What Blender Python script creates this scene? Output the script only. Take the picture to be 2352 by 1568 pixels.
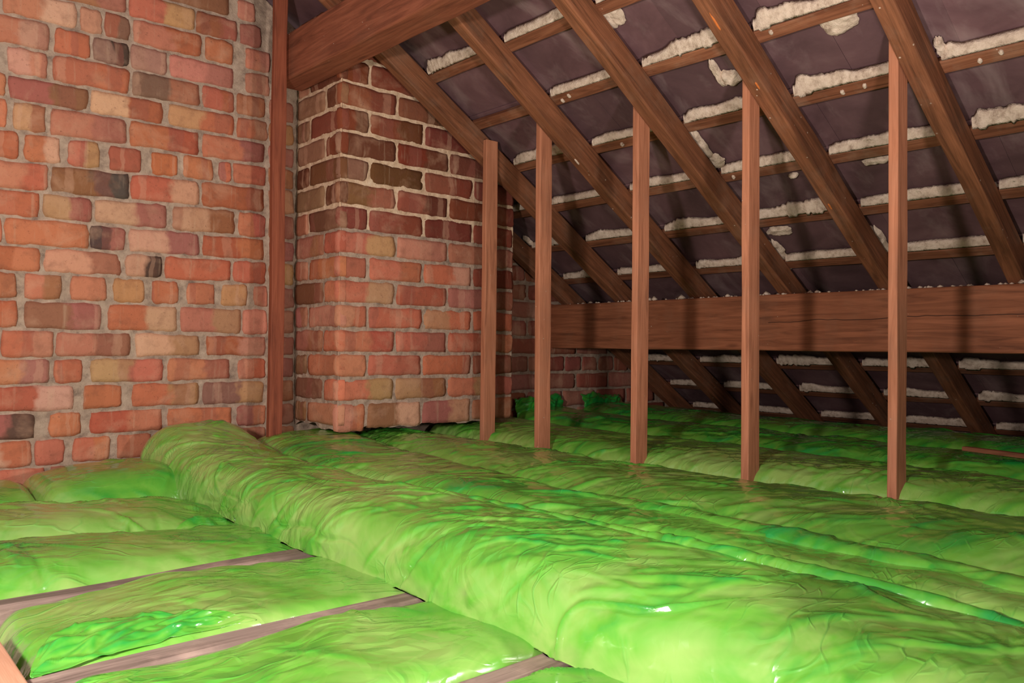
import bpy, math, random
import numpy as np
from mathutils import Vector, Matrix

for o in list(bpy.data.objects):
    bpy.data.objects.remove(o)
SC = bpy.context.scene
COL = SC.collection
rnd = random.Random(7)

# ---------------------------------------------------------------- camera
FPX, CX, CY = 1843.0, 1176.0, 784.0
CAMZ = 0.53
fw0 = Vector((0.664, 0.748, 0.0)).normalized()
rt0 = Vector((fw0.y, -fw0.x, 0.0))
PITCH = math.atan(13 / FPX)
ROLL = math.radians(0.57)
FWD = (fw0 * math.cos(PITCH) + Vector((0, 0, 1)) * math.sin(PITCH)).normalized()
UP0 = rt0.cross(FWD)
RGT = rt0 * math.cos(ROLL) + UP0 * math.sin(ROLL)
UPV = RGT.cross(FWD)
CAM = Vector((0, 0, CAMZ))
cd = bpy.data.cameras.new('camera')
cd.sensor_width = 36.0
cd.lens = FPX / 2352.0 * 36.0
cd.clip_start = 0.02
cd.dof.use_dof = True
cd.dof.focus_distance = 2.1
cd.dof.aperture_fstop = 16.0
cam = bpy.data.objects.new('camera', cd)
m = Matrix((RGT, UPV, -FWD)).transposed().to_4x4()
m.translation = CAM
cam.matrix_world = m
COL.objects.link(cam)
SC.camera = cam

# ---------------------------------------------------------------- world, lamps, exposure
SC.view_settings.view_transform = 'Standard'
SC.view_settings.look = 'None'
SC.view_settings.gamma = 1.0
SC.view_settings.exposure = 0.22
SC.view_settings.use_curve_mapping = False
SC.cycles.max_bounces = 5
SC.cycles.diffuse_bounces = 4
SC.cycles.use_denoising = True
SC.cycles.use_adaptive_sampling = True
SC.cycles.adaptive_threshold = 0.04
wd = bpy.data.worlds.new('loft_air')
SC.world = wd
wd.use_nodes = True
bg = wd.node_tree.nodes['Background']
bg.inputs[0].default_value = (1.0, 0.90, 0.85, 1)
bg.inputs[1].default_value = 0.33


def lamp(name, kind, loc, energy, color, size, target=None):
    l = bpy.data.lights.new(name, kind)
    l.energy = energy
    l.color = color
    if kind == 'AREA':
        l.shape = 'DISK'
        l.size = size
    else:
        l.shadow_soft_size = size
    o = bpy.data.objects.new(name, l)
    o.location = loc
    if target is not None:
        o.rotation_euler = (Vector(target) - Vector(loc)).to_track_quat('-Z', 'Y').to_euler()
    COL.objects.link(o)
    return o


WARM = (1.0, 0.92, 0.86)
# two work lamps: one standing by the hatch left of the camera, one on the rolls just outside the frame at right
lamp('work_lamp_hatch', 'POINT', (-0.33, 0.49, 0.67), 88, WARM, 0.05)
lamp('work_lamp_rolls', 'AREA', (1.06, 0.25, 0.54), 15, WARM, 0.12, (1.06 - 0.55, 0.25 + 0.84, 1.45))

# ---------------------------------------------------------------- geometry helpers
SLOPE = 0.625
ALPHA = math.atan(SLOPE)
SD = Vector((math.cos(ALPHA), 0, -math.sin(ALPHA)))      # down the roof slope
NI = Vector((-math.sin(ALPHA), 0, -math.cos(ALPHA)))     # out of the roof, into the loft
R_DEPTH = 0.076
WALL_Y = 2.63
BREAST_Y = 2.32
JOIST_TOP = 0.11


def zu(x):                      # underside of the rafters
    return CAMZ + 0.2 + SLOPE * (2.6 - x)


def zt(x):                      # top of the rafters = underside of the battens
    return zu(x) + R_DEPTH / math.cos(ALPHA)


def zs(x):                      # underside of the slates
    return zt(x) + 0.021 / math.cos(ALPHA)


def ray(px, py):
    return FWD * FPX + RGT * (px - CX) - UPV * (py - CY)


def at_y(px, py, y):
    d = ray(px, py)
    return CAM + d * (y / d.y)


def at_x(px, py, x):
    d = ray(px, py)
    return CAM + d * (x / d.x)


def at_z(px, py, z):
    d = ray(px, py)
    return CAM + d * ((z - CAMZ) / d.z)


def at_roof(px, py, off=0.0):   # on the batten plane (off = distance towards the slates, vertical)
    d = ray(px, py)
    c = zt(0) + off
    # CAMZ + t dz = c - SLOPE * t dx
    t = (c - CAMZ) / (d.z + SLOPE * d.x)
    return CAM + d * t


# vectorised gradient noise ------------------------------------------------
_prng = np.random.RandomState(3)
_perm = _prng.permutation(512)
_perm = np.concatenate([_perm, _perm, _perm])
_grad = _prng.normal(size=(512, 3))
_grad /= np.linalg.norm(_grad, axis=1)[:, None]


def pn(P):
    P = np.asarray(P, float)
    i = np.floor(P).astype(int)
    f = P - i
    u = f * f * f * (f * (f * 6 - 15) + 10)
    i &= 255
    out = 0
    for dx in (0, 1):
        wx = u[..., 0] if dx else 1 - u[..., 0]
        for dy in (0, 1):
            wy = u[..., 1] if dy else 1 - u[..., 1]
            for dz in (0, 1):
                wz = u[..., 2] if dz else 1 - u[..., 2]
                h = _perm[_perm[_perm[(i[..., 0] + dx) & 255] + ((i[..., 1] + dy) & 255)] + ((i[..., 2] + dz) & 255)]
                g = _grad[h]
                out = out + wx * wy * wz * (g[..., 0] * (f[..., 0] - dx) + g[..., 1] * (f[..., 1] - dy) + g[..., 2] * (f[..., 2] - dz))
    return out


def fbm(P, o=3):
    P = np.asarray(P, float)
    a, s, r = 1.0, 1.0, 0
    for k in range(o):
        r = r + a * pn(P * s + 17.3 * k)
        a *= 0.5
        s *= 2.03
    return r


def smooth(o):
    me = o.data
    me.polygons.foreach_set('use_smooth', [True] * len(me.polygons))


def mesh_obj(name, verts, faces, mat, loc=None, parent=None, attrs=None, smooth_=True):
    """verts in world space; the origin goes to loc (or to the parent's origin)"""
    verts = np.asarray(verts, float)
    base = Vector((0, 0, 0))
    if parent is not None:
        base = Vector(parent['_base']) if '_base' in parent else parent.location.copy()
    elif loc is not None:
        base = Vector(loc)
    else:
        base = Vector((float(verts[:, 0].mean()), float(verts[:, 1].mean()), float(verts[:, 2].min())))
    v = verts - np.array(base)
    me = bpy.data.meshes.new(name)
    me.from_pydata(v.tolist(), [], faces if isinstance(faces, list) else np.asarray(faces).tolist())
    if attrs:
        for k, (typ, arr) in attrs.items():
            a = me.attributes.new(k, typ, 'POINT')
            arr = np.asarray(arr, np.float32)
            if typ == 'FLOAT':
                a.data.foreach_set('value', arr.ravel())
            elif typ == 'FLOAT_VECTOR':
                a.data.foreach_set('vector', arr.ravel())
            else:
                a.data.foreach_set('color', arr.ravel())
    me.materials.append(mat)
    me.update()
    o = bpy.data.objects.new(name, me)
    COL.objects.link(o)
    if parent is not None:
        o.parent = parent
    else:
        o.location = base
    if smooth_:
        smooth(o)
    return o


def tag(o, label=None, cat=None, group=None, kind=None):
    if label: o['label'] = label
    if cat: o['category'] = cat
    if group: o['group'] = group
    if kind: o['kind'] = kind
    return o


# ---------------------------------------------------------------- materials
def lin(r, g, b):
    f = lambda c: (c / 255 / 12.92) if c <= 10 else ((c / 255 + 0.055) / 1.055) ** 2.4
    return (f(r), f(g), f(b), 1.0)


class NT:
    def __init__(self, name):
        self.m = bpy.data.materials.new(name)
        self.m.use_nodes = True
        self.t = self.m.node_tree
        self.b = self.t.nodes['Principled BSDF']

    def n(self, typ, **kw):
        nd = self.t.nodes.new(typ)
        for k, v in kw.items():
            if k.startswith('i_'):
                key = k[2:]
                key = int(key) if key.isdigit() else key.replace('_', ' ')
                self.set(nd.inputs[key], v)
            else:
                setattr(nd, k, v)
        return nd

    def set(self, sock, v):
        if isinstance(v, bpy.types.NodeSocket):
            self.t.links.new(v, sock)
        else:
            sock.default_value = v

    def attr(self, name, out='Vector'):
        return self.n('ShaderNodeAttribute', attribute_name=name).outputs[out]

    def mapping(self, vec, scale=(1, 1, 1), loc=(0, 0, 0), rot=(0, 0, 0)):
        nd = self.n('ShaderNodeMapping')
        self.set(nd.inputs['Vector'], vec)
        nd.inputs['Scale'].default_value = scale
        nd.inputs['Location'].default_value = loc
        nd.inputs['Rotation'].default_value = rot
        return nd.outputs[0]

    def noise(self, vec, scale, detail=4, rough=0.55, dist=0.0, out='Fac'):
        nd = self.n('ShaderNodeTexNoise')
        self.set(nd.inputs['Vector'], vec)
        nd.inputs['Scale'].default_value = scale
        nd.inputs['Detail'].default_value = detail
        nd.inputs['Roughness'].default_value = rough
        nd.inputs['Distortion'].default_value = dist
        return nd.outputs[out]

    def ramp(self, fac, stops, interp='LINEAR'):
        nd = self.n('ShaderNodeValToRGB')
        cr = nd.color_ramp
        cr.interpolation = interp
        while len(cr.elements) < len(stops):
            cr.elements.new(0.5)
        for e, (p, c) in zip(cr.elements, stops):
            e.position = p
            e.color = c if isinstance(c, tuple) else (c, c, c, 1)
        self.set(nd.inputs[0], fac)
        return nd.outputs[0]

    def mix(self, fac, a, b, blend='MIX'):
        nd = self.n('ShaderNodeMix', data_type='RGBA', blend_type=blend)
        self.set(nd.inputs[0], fac)
        self.set(nd.inputs[6], a)
        self.set(nd.inputs[7], b)
        return nd.outputs[2]

    def math(self, op, a, b=0.0, c=None, clamp=False):
        nd = self.n('ShaderNodeMath', operation=op, use_clamp=clamp)
        self.set(nd.inputs[0], a)
        self.set(nd.inputs[1], b)
        if c is not None:
            self.set(nd.inputs[2], c)
        return nd.outputs[0]

    def bump(self, h, strength, dist=0.01, normal=None):
        nd = self.n('ShaderNodeBump')
        nd.inputs['Strength'].default_value = strength
        nd.inputs['Distance'].default_value = dist
        self.set(nd.inputs['Height'], h)
        if normal is not None:
            self.set(nd.inputs['Normal'], normal)
        return nd.outputs[0]

    def done(self, color, rough, bump=None, spec=0.3):
        self.set(self.b.inputs['Base Color'], color)
        self.set(self.b.inputs['Roughness'], rough)
        self.b.inputs['Specular IOR Level'].default_value = spec
        if bump is not None:
            self.set(self.b.inputs['Normal'], bump)
        return self.m


def wood(name, dark, mid, light, dust=None, dust_amt=0.0, grain=1.0, speck=0.0, rough=0.7, gain=1.25, crack=False):
    t = NT(name)
    dark, mid, light = [tuple(min(1.0, (0.92 * v + 0.08 * sum(c[:3]) / 3) * gain) for v in c[:3]) + (1,) for c in (dark, mid, light)]
    g = t.attr('gr')
    st = t.mapping(g, (1.6, 22, 22))
    n1 = t.noise(st, 2.2, 6, 0.6, 1.2)
    n2 = t.noise(t.mapping(g, (3.0, 90, 90)), 3.0, 3, 0.6)
    n3 = t.noise(g, 5.0, 3, 0.5)
    c = t.ramp(n1, [(0.22, dark), (0.48, mid), (0.78, light)])
    c = t.mix(t.math('MULTIPLY', t.ramp(n2, [(0.45, 0.0), (0.75, 1.0)]), 0.35 * grain), c, dark)
    c = t.mix(t.math('MULTIPLY', t.ramp(n3, [(0.45, 0.0), (0.7, 1.0)]), 0.3), c, dark)
    # knots
    vo = t.n('ShaderNodeTexVoronoi', feature='F1')
    t.set(vo.inputs['Vector'], t.mapping(g, (3.2, 11, 11)))
    vo.inputs['Scale'].default_value = 1.0
    k = t.ramp(vo.outputs['Distance'], [(0.04, 1.0), (0.11, 0.0)])
    c = t.mix(t.math('MULTIPLY', k, 0.55), c, dark)
    if dust is not None:
        nd = t.noise(g, 9.0, 5, 0.65)
        c = t.mix(t.math('MULTIPLY', t.ramp(nd, [(0.5, 0.0), (0.72, 1.0)]), dust_amt), c, dust)
    if speck:
        v2 = t.n('ShaderNodeTexVoronoi', feature='F1')
        t.set(v2.inputs['Vector'], g)
        v2.inputs['Scale'].default_value = 34.0
        s = t.ramp(v2.outputs['Distance'], [(0.06 * speck, 1.0), (0.1 * speck, 0.0)])
        ms = t.ramp(t.noise(g, 6.0, 2), [(0.52, 0.0), (0.6, 1.0)])
        c = t.mix(t.math('MULTIPLY', s, ms), c, lin(200, 175, 155))
    if crack:
        sx = t.n('ShaderNodeSeparateXYZ')
        t.set(sx.inputs[0], t.attr('raw'))
        nz = t.noise(t.mapping(t.attr('raw'), (2.2, 0, 0)), 1.0, 4, 0.6)
        path = t.math('ADD', t.math('MULTIPLY', nz, 0.05), t.math('MULTIPLY', sx.outputs[0], 0.012))
        dd = t.math('ABSOLUTE', t.math('SUBTRACT', t.math('SUBTRACT', sx.outputs[2], path), -0.035))
        win = t.math('MULTIPLY', t.ramp(sx.outputs[0], [(0.0, 0.0), (1.0, 1.0)]), 1.0)
        on = t.math('MULTIPLY', t.math('GREATER_THAN', sx.outputs[0], 1.1), t.math('LESS_THAN', sx.outputs[0], 2.75))
        ck = t.math('MULTIPLY', t.ramp(t.math('MULTIPLY', dd, 200.0), [(0.12, 1.0), (0.4, 0.0)]), on)
        c = t.mix(t.math('MULTIPLY', ck, 0.85), c, lin(30, 18, 12))
    b = t.bump(t.math('ADD', t.math('MULTIPLY', n1, 0.5), t.math('MULTIPLY', n2, 0.5)), 0.35, 0.004)
    return t.done(c, rough, b, 0.25)


M = {}
M['rafter'] = wood('rafter_wood', lin(66, 38, 22), lin(112, 66, 40), lin(146, 88, 56), lin(150, 120, 100), 0.28, 0.8, 1.0, gain=1.45)
M['strut'] = wood('strut_wood', lin(122, 72, 48), lin(168, 104, 72), lin(192, 124, 90), lin(160, 124, 102), 0.2, 0.6, 0.7, gain=1.32)
M['post'] = wood('post_wood', lin(84, 38, 22), lin(128, 62, 38), lin(150, 78, 50), None, 0, 0.8, 0.0)
M['purlin'] = wood('purlin_wood', lin(84, 44, 26), lin(136, 78, 48), lin(166, 98, 64), lin(150, 115, 92), 0.2, 0.6, 0.8, crack=True, gain=1.32)
M['beam'] = wood('beam_wood', lin(84, 42, 26), lin(128, 68, 44), lin(156, 88, 60), lin(150, 115, 92), 0.10, 0.5, 0.6)
M['batten'] = wood('batten_wood', lin(70, 38, 22), lin(124, 72, 46), lin(156, 98, 66), lin(170, 145, 122), 0.30, 1.0, 0.6)
M['joist'] = wood('joist_wood', lin(92, 74, 66), lin(140, 116, 106), lin(176, 150, 138), lin(205, 172, 158), 0.5, 1.0, 0.0, 0.85, gain=1.0)
M['trimmer'] = wood('trimmer_wood', lin(190, 130, 98), lin(214, 154, 120), lin(226, 170, 136), None, 0, 0.4, 0.0, gain=0.9)


def brick_material():
    t = NT('old_brick')
    ca, cb, uv = t.attr('ca', 'Color'), t.attr('cb', 'Color'), t.attr('buv')
    geo = t.n('ShaderNodeTexCoord').outputs['Object']
    sx = t.n('ShaderNodeSeparateXYZ')
    t.set(sx.inputs[0], uv)
    w = t.noise(geo, 14.0, 3, 0.6)
    u = t.math('ADD', sx.outputs[0], t.math('MULTIPLY', t.math('SUBTRACT', w, 0.5), 0.55))
    msk = t.ramp(u, [(0.50, 0.0), (0.60, 1.0)])
    c = t.mix(msk, ca, cb)
    sd = sx.outputs[2]
    for fr_, wd_, col, amt in ((7.31, 0.13, lin(150, 88, 76), 0.4), (3.77, 0.07, lin(214, 166, 138), 0.25)):
        cen = t.math('FRACT', t.math('MULTIPLY', sd, fr_))
        on = t.math('GREATER_THAN', t.math('FRACT', t.math('MULTIPLY', sd, fr_ * 1.618)), 0.5)
        dist = t.math('ABSOLUTE', t.math('SUBTRACT', t.math('ADD', sx.outputs[0], t.math('MULTIPLY', t.math('SUBTRACT', w, 0.5), 0.2)), cen))
        bnd = t.ramp(t.math('DIVIDE', dist, wd_), [(0.75, 1.0), (1.0, 0.0)])
        c = t.mix(t.math('MULTIPLY', t.math('MULTIPLY', bnd, on), amt), c, col)
    n1 = t.noise(geo, 26.0, 5, 0.65)
    n2 = t.noise(geo, 120.0, 4, 0.6)
    n3 = t.noise(geo, 9.0, 4, 0.6, 0.5)
    c = t.mix(t.math('MULTIPLY', t.ramp(n1, [(0.5, 0.0), (0.72, 1.0)]), 0.42), c, lin(120, 78, 62))
    c = t.mix(t.math('MULTIPLY', t.ramp(n3, [(0.52, 0.0), (0.75, 1.0)]), 0.40), c, lin(214, 168, 138))
    c = t.mix(t.math('MULTIPLY', t.ramp(n2, [(0.62, 0.0), (0.75, 1.0)]), 0.5), c, lin(96, 62, 50))
    # lime runs: streaks down the face
    n4 = t.noise(t.mapping(geo, (60, 60, 4)), 1.0, 3, 0.6)
    c = t.mix(t.math('MULTIPLY', t.ramp(n4, [(0.60, 0.0), (0.78, 1.0)]), 0.35), c, lin(200, 168, 140))
    h = t.math('ADD', t.math('MULTIPLY', n1, 0.6), t.math('MULTIPLY', n2, 0.4))
    return t.done(c, 0.9, t.bump(h, 0.6, 0.006), 0.15)


def mortar_material(name, base, light, dark, scale=1.0):
    t = NT(name)
    geo = t.n('ShaderNodeTexCoord').outputs['Object']
    n1 = t.noise(geo, 30.0 * scale, 5, 0.7)
    n2 = t.noise(geo, 7.0 * scale, 3, 0.6)
    n3 = t.noise(geo, 190.0 * scale, 3, 0.6)
    c = t.ramp(n1, [(0.3, dark), (0.5, base), (0.72, light)])
    c = t.mix(t.math('MULTIPLY', t.ramp(n2, [(0.45, 0.0), (0.7, 1.0)]), 0.5), c, base)
    h = t.math('ADD', t.math('MULTIPLY', n1, 0.7), t.math('MULTIPLY', n3, 0.3))
    return t.done(c, 0.95, t.bump(h, 0.8, 0.008), 0.1)


M['brick'] = brick_material()
M['mortar'] = mortar_material('grey_mortar', lin(172, 148, 130), lin(198, 174, 154), lin(126, 106, 94))
M['lime'] = mortar_material('cream_mortar', lin(214, 182, 152), lin(236, 210, 182), lin(170, 138, 112))
M['torch'] = mortar_material('torching_mortar', lin(216, 192, 172), lin(236, 214, 196), lin(158, 132, 114), 1.3)


def slate_material():
    t = NT('purple_slate')
    geo = t.n('ShaderNodeTexCoord').outputs['Object']
    r = t.attr('rv', 'Fac')
    n1 = t.noise(geo, 6.0, 4, 0.6, 0.6)
    n2 = t.noise(geo, 40.0, 4, 0.6)
    n3 = t.noise(t.mapping(geo, (2.0, 4, 2.0), rot=(0, 0, 0.5)), 2.0, 5, 0.6, 0.5)
    c = t.ramp(n1, [(0.3, lin(92, 64, 67)), (0.55, lin(116, 83, 86)), (0.75, lin(136, 103, 104))])
    c = t.mix(t.math('MULTIPLY', r, 0.45), c, lin(74, 56, 58))
    c = t.mix(t.math('MULTIPLY', t.ramp(n3, [(0.52, 0.0), (0.82, 1.0)]), 0.5), c, lin(176, 152, 148))
    return t.done(c, 0.62, t.bump(n2, 0.25, 0.004), 0.3)


M['slate'] = slate_material()


def film_material():
    t = NT('green_film')
    lift = t.attr('lift', 'Fac')
    dust = t.attr('dust', 'Fac')
    geo = t.n('ShaderNodeNewGeometry').outputs['Position']
    n1 = t.noise(geo, 7.0, 4, 0.6, 1.0)
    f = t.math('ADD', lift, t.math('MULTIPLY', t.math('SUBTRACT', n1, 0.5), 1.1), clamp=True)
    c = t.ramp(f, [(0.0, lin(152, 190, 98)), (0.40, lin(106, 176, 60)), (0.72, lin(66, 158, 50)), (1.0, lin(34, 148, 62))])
    nd = t.noise(t.mapping(geo, (1, 1, 1), rot=(0, 0, 0.72)), 5.0, 5, 0.65, 0.8)
    st = t.noise(t.mapping(geo, (4, 13, 8), rot=(0, 0, 0.72)), 1.0, 3, 0.5, 0.8)
    dm = t.math('MULTIPLY', t.ramp(t.math('ADD', t.math('MULTIPLY', nd, 0.5), t.math('MULTIPLY', st, 0.5)), [(0.46, 0.0), (0.66, 1.0)]), dust)
    c = t.mix(t.math('MULTIPLY', dm, 0.28, clamp=True), c, lin(92, 116, 62))
    wv = t.n('ShaderNodeVectorMath', operation='ADD')
    t.set(wv.inputs[0], geo)
    wn = t.n('ShaderNodeVectorMath', operation='SCALE')
    t.set(wn.inputs[0], t.noise(geo, 6.0, 2, 0.5, out='Color'))
    wn.inputs['Scale'].default_value = 0.16
    t.set(wv.inputs[1], wn.outputs[0])
    vs = []
    for sc, rz in (((12, 28, 18), 0.55),):
        v = t.n('ShaderNodeTexVoronoi', feature='F1', distance='CHEBYCHEV')
        t.set(v.inputs['Vector'], t.mapping(wv.outputs[0], sc, rot=(0.2, 0.1, rz)))
        v.inputs['Scale'].default_value = 1.0
        vs.append(v.outputs['Distance'])
    msk = t.ramp(t.noise(geo, 3.2, 2, 0.5), [(0.42, 0.12), (0.62, 1.0)])
    h = t.math('MULTIPLY', vs[0], msk)
    line = None
    for sc, rz, lo in (((6, 25, 14), 0.85, 0.53), ((13, 40, 26), 0.4, 0.55)):
        v = t.n('ShaderNodeTexVoronoi', feature='DISTANCE_TO_EDGE')
        t.set(v.inputs['Vector'], t.mapping(wv.outputs[0], sc, loc=(rz * 7, 1, 3), rot=(0.3, 0.2, rz)))
        v.inputs['Scale'].default_value = 1.0
        e = t.ramp(v.outputs['Distance'], [(0.0, 1.0), (0.07, 0.0)])
        mk = t.ramp(t.noise(t.mapping(geo, (1, 1, 1), loc=(rz * 30, 0, 0)), 7.0, 2, 0.5), [(lo, 0.0), (lo + 0.10, 1.0)])
        e = t.math('MULTIPLY', e, mk)
        line = e if line is None else t.math('MAXIMUM', line, e)
    h = t.math('ADD', h, t.math('MULTIPLY', line, 0.17))
    c = t.mix(t.math('MULTIPLY', line, 0.30), c, lin(84, 186, 74))
    b = t.bump(h, 0.45, 0.014)
    t.b.inputs['Coat Weight'].default_value = 0.6
    t.b.inputs['Coat Roughness'].default_value = 0.10
    t.set(t.b.inputs['Coat Normal'], b)
    return t.done(c, 0.22, b, 0.5)


M['film'] = film_material()


def plain(name, col, rough=0.8):
    t = NT(name)
    geo = t.n('ShaderNodeTexCoord').outputs['Object']
    n = t.noise(geo, 12.0, 4)
    return t.done(t.mix(t.math('MULTIPLY', n, 0.4), col, tuple(c * 0.6 for c in col[:3]) + (1,)), rough)


M['board'] = plain('plaster_board_back', lin(120, 100, 86))
M['scrape'] = plain('bare_orange_wood', lin(214, 118, 56), 0.7)
M['nail'] = plain('rusty_nail', lin(90, 60, 46), 0.6)


# ---------------------------------------------------------------- timbers
def timber(name, p0, p1, wdir, w, d, mat, cut0=0.0, cut1=0.0, wob=0.002, seg=0.05, ch=0.004, parent=None, sag=0.0):
    """p0..p1 centre line; wdir ~ direction of the width; d along the third axis; cut = shear of the end per metre of depth"""
    p0, p1 = Vector(p0), Vector(p1)
    L = (p1 - p0).length
    ax = (p1 - p0).normalized()
    wd_ = Vector(wdir)
    wd_ = (wd_ - ax * wd_.dot(ax)).normalized()
    dd = ax.cross(wd_).normalized()
    n = max(4, int(L / seg))
    prof = []
    for sx, sy in ((1, 1), (-1, 1), (-1, -1), (1, -1)):
        a = (sx * (w / 2 - ch), sy * d / 2)
        mid = (sx * (w / 2 - ch * 0.3), sy * (d / 2 - ch * 0.3))
        b = (sx * w / 2, sy * (d / 2 - ch))
        prof += [a, mid, b] if sx * sy < 0 else [b, mid, a]
    prof = np.array(prof)
    k = len(prof)
    ts = np.linspace(0, 1, n + 1)
    V = np.zeros((n + 1, k, 3))
    G = np.zeros((n + 1, k, 3))
    off = np.array([rnd.uniform(0, 40), rnd.uniform(0, 9), rnd.uniform(0, 9)])
    A, W, D = np.array(ax), np.array(wd_), np.array(dd)
    for i, t in enumerate(ts):
        s = t * L + (cut0 * (1 - t) + cut1 * t) * prof[:, 1]
        q = np.stack([s * 4 + off[0], prof[:, 0] * 20 + off[1], prof[:, 1] * 20 + off[2]], 1)
        jw = pn(q) * wob
        jd = pn(q + 31.7) * wob
        big = np.array([pn(np.array([[t * L * 1.3 + off[0], 5.5, off[1]]]))[0], pn(np.array([[t * L * 1.3 + off[0], 9.5, off[2]]]))[0]]) * wob * 1.6
        a_ = prof[:, 0] + jw + big[0]
        b_ = prof[:, 1] + jd + big[1]
        V[i] = np.array(p0) + s[:, None] * A + a_[:, None] * W + b_[:, None] * D
        V[i, :, 2] -= sag * 4 * t * (1 - t)
        G[i] = np.stack([s, prof[:, 0], prof[:, 1]], 1) + off
    V = V.reshape(-1, 3)
    G = G.reshape(-1, 3)
    F = []
    for i in range(n):
        for j in range(k):
            a, b = i * k + j, i * k + (j + 1) % k
            F.append((a, b, b + k, a + k))
    F.append(tuple(range(k))[::-1])
    F.append(tuple(range(n * k, n * k + k)))
    o = mesh_obj(name, V, F, mat, loc=tuple(p0), parent=parent, attrs={'gr': ('FLOAT_VECTOR', G), 'raw': ('FLOAT_VECTOR', G - off)}, smooth_=False)
    # flip if inside out
    import bmesh
    bm = bmesh.new()
    bm.from_mesh(o.data)
    bmesh.ops.recalc_face_normals(bm, faces=bm.faces)
    bm.to_mesh(o.data)
    bm.free()
    return o


# ---------------------------------------------------------------- brickwork
PAL = {'o': (198, 112, 80), 'p': (196, 126, 102), 'r': (182, 92, 68), 'b': (154, 98, 70), 'y': (190, 150, 102),
       'g': (118, 92, 80), 'd': (134, 92, 58), 'w': (212, 166, 136), 'm': (160, 98, 84), 't': (168, 136, 116),
       'R': (128, 66, 50), 'B': (112, 66, 48), 'G': (138, 98, 70), 'P': (150, 84, 66), 'K': (90, 70, 62)}


class Bricks:
    def __init__(self, o, du, dv, n):
        self.o, self.du, self.dv, self.n = [np.array(Vector(a)) for a in (o, du, dv, n)]
        self.V, self.F, self.ca, self.cb, self.uv = [], [], [], [], []
        self.cnt = 0

    def add(self, q, key, nx=12, ny=6, proud=0.004, back=0.05, flip=None, rim=0.004):
        """q: four (u, v) corners bl, br, tr, tl"""
        q = np.array(q, float)
        s = np.linspace(0, 1, nx)
        t = np.linspace(0, 1, ny)
        # squeeze the grid towards the rim so that the arris is crisp
        s = 0.5 - 0.5 * np.sign(0.5 - s) * np.abs(2 * s - 1) ** 0.75
        t = 0.5 - 0.5 * np.sign(0.5 - t) * np.abs(2 * t - 1) ** 0.75
        S, T = np.meshgrid(s, t)
        uv = ((1 - S) * (1 - T))[..., None] * q[0] + (S * (1 - T))[..., None] * q[1] + (S * T)[..., None] * q[2] + ((1 - S) * T)[..., None] * q[3]
        sd = rnd.uniform(0, 60)
        e = np.minimum(np.minimum(S, 1 - S) * 4, np.minimum(T, 1 - T) * 2)
        edge = (e < 1e-6)
        P3 = np.dstack([uv * 45, np.full(S.shape, sd)])
        jit = np.dstack([pn(P3), pn(P3 + 9.1)]) * 0.0065
        big = np.dstack([pn(P3 * 0.3 + 3), pn(P3 * 0.3 + 13)]) * 0.006
        # round the corners
        cx, cy = np.abs(2 * S - 1), np.abs(2 * T - 1)
        w, h = np.linalg.norm(q[1] - q[0]), np.linalg.norm(q[3] - q[0])
        cr = np.clip((cx - (1 - 0.028 / max(w, .05))) / (0.028 / max(w, .05)), 0, 1) * np.clip((cy - (1 - 0.028 / max(h, .03))) / (0.028 / max(h, .03)), 0, 1)
        ctr = q.mean(0)
        pull = (ctr - uv) / (np.linalg.norm(ctr - uv, axis=2)[..., None] + 1e-6) * (cr * 0.004)[..., None]
        uv = uv + jit + big + pull
        dep = proud + pn(np.dstack([uv * 30, np.full(S.shape, sd + 3)])) * 0.004 + rnd.uniform(-0.0025, 0.0025)
        dep = dep - np.where(edge, rim, 0)
        V = self.o + uv[..., :1] * self.du + uv[..., 1:2] * self.dv + dep[..., None] * self.n
        base = self.cnt
        V = V.reshape(-1, 3)
        idx = np.arange(nx * ny).reshape(ny, nx)
        loop = list(idx[0, :]) + list(idx[1:, -1]) + list(idx[-1, -2::-1]) + list(idx[-2:0:-1, 0])
        Vb = V[loop] - self.n * (back * 0.4)
        self.V.append(V)
        self.V.append(Vb)
        for a in range(ny - 1):
            for b in range(nx - 1):
                self.F.append((base + idx[a, b], base + idx[a, b + 1], base + idx[a + 1, b + 1], base + idx[a + 1, b]))
        nb = base + nx * ny
        for i in range(len(loop)):
            j = (i + 1) % len(loop)
            self.F.append((base + loop[j], base + loop[i], nb + i, nb + j))
        self.cnt += nx * ny + len(loop)
        ka = key[0]
        kb = key[-1]

        def c(k):
            r = np.array(PAL[k], float)
            if k.islower():
                r = r * 0.66 + np.array([186, 122, 100]) * 0.34
            r = r + np.array([rnd.uniform(-9, 9)] * 3) + np.array([rnd.uniform(-5, 5) for _ in range(3)])
            return lin(*np.clip(r, 5, 250))
        A, B = c(ka), c(kb)
        if len(key) == 1:
            B = tuple(np.array(A) * rnd.uniform(0.82, 1.12))[:3] + (1,)
        tot = nx * ny + len(loop)
        self.ca.append(np.tile(A, (tot, 1)))
        self.cb.append(np.tile(B, (tot, 1)))
        uu = np.dstack([S, T, np.full(S.shape, sd)]).reshape(-1, 3)
        sh = 0.0 if len(key) == 2 else rnd.uniform(-.3, .3)
        uu[:, 0] += sh
        self.uv.append(np.vstack([uu, uu[loop]]))

    def build(self, name, parent=None, loc=None, clip=None):
        V = np.vstack(self.V)
        if clip is not None:
            V = clip(V)
        return mesh_obj(name, V, [tuple(int(i) for i in f) for f in self.F], M['brick'], parent=parent, loc=loc, attrs={
            'ca': ('FLOAT_COLOR', np.vstack(self.ca)), 'cb': ('FLOAT_COLOR', np.vstack(self.cb)),
            'buv': ('FLOAT_VECTOR', np.vstack(self.uv))})


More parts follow.
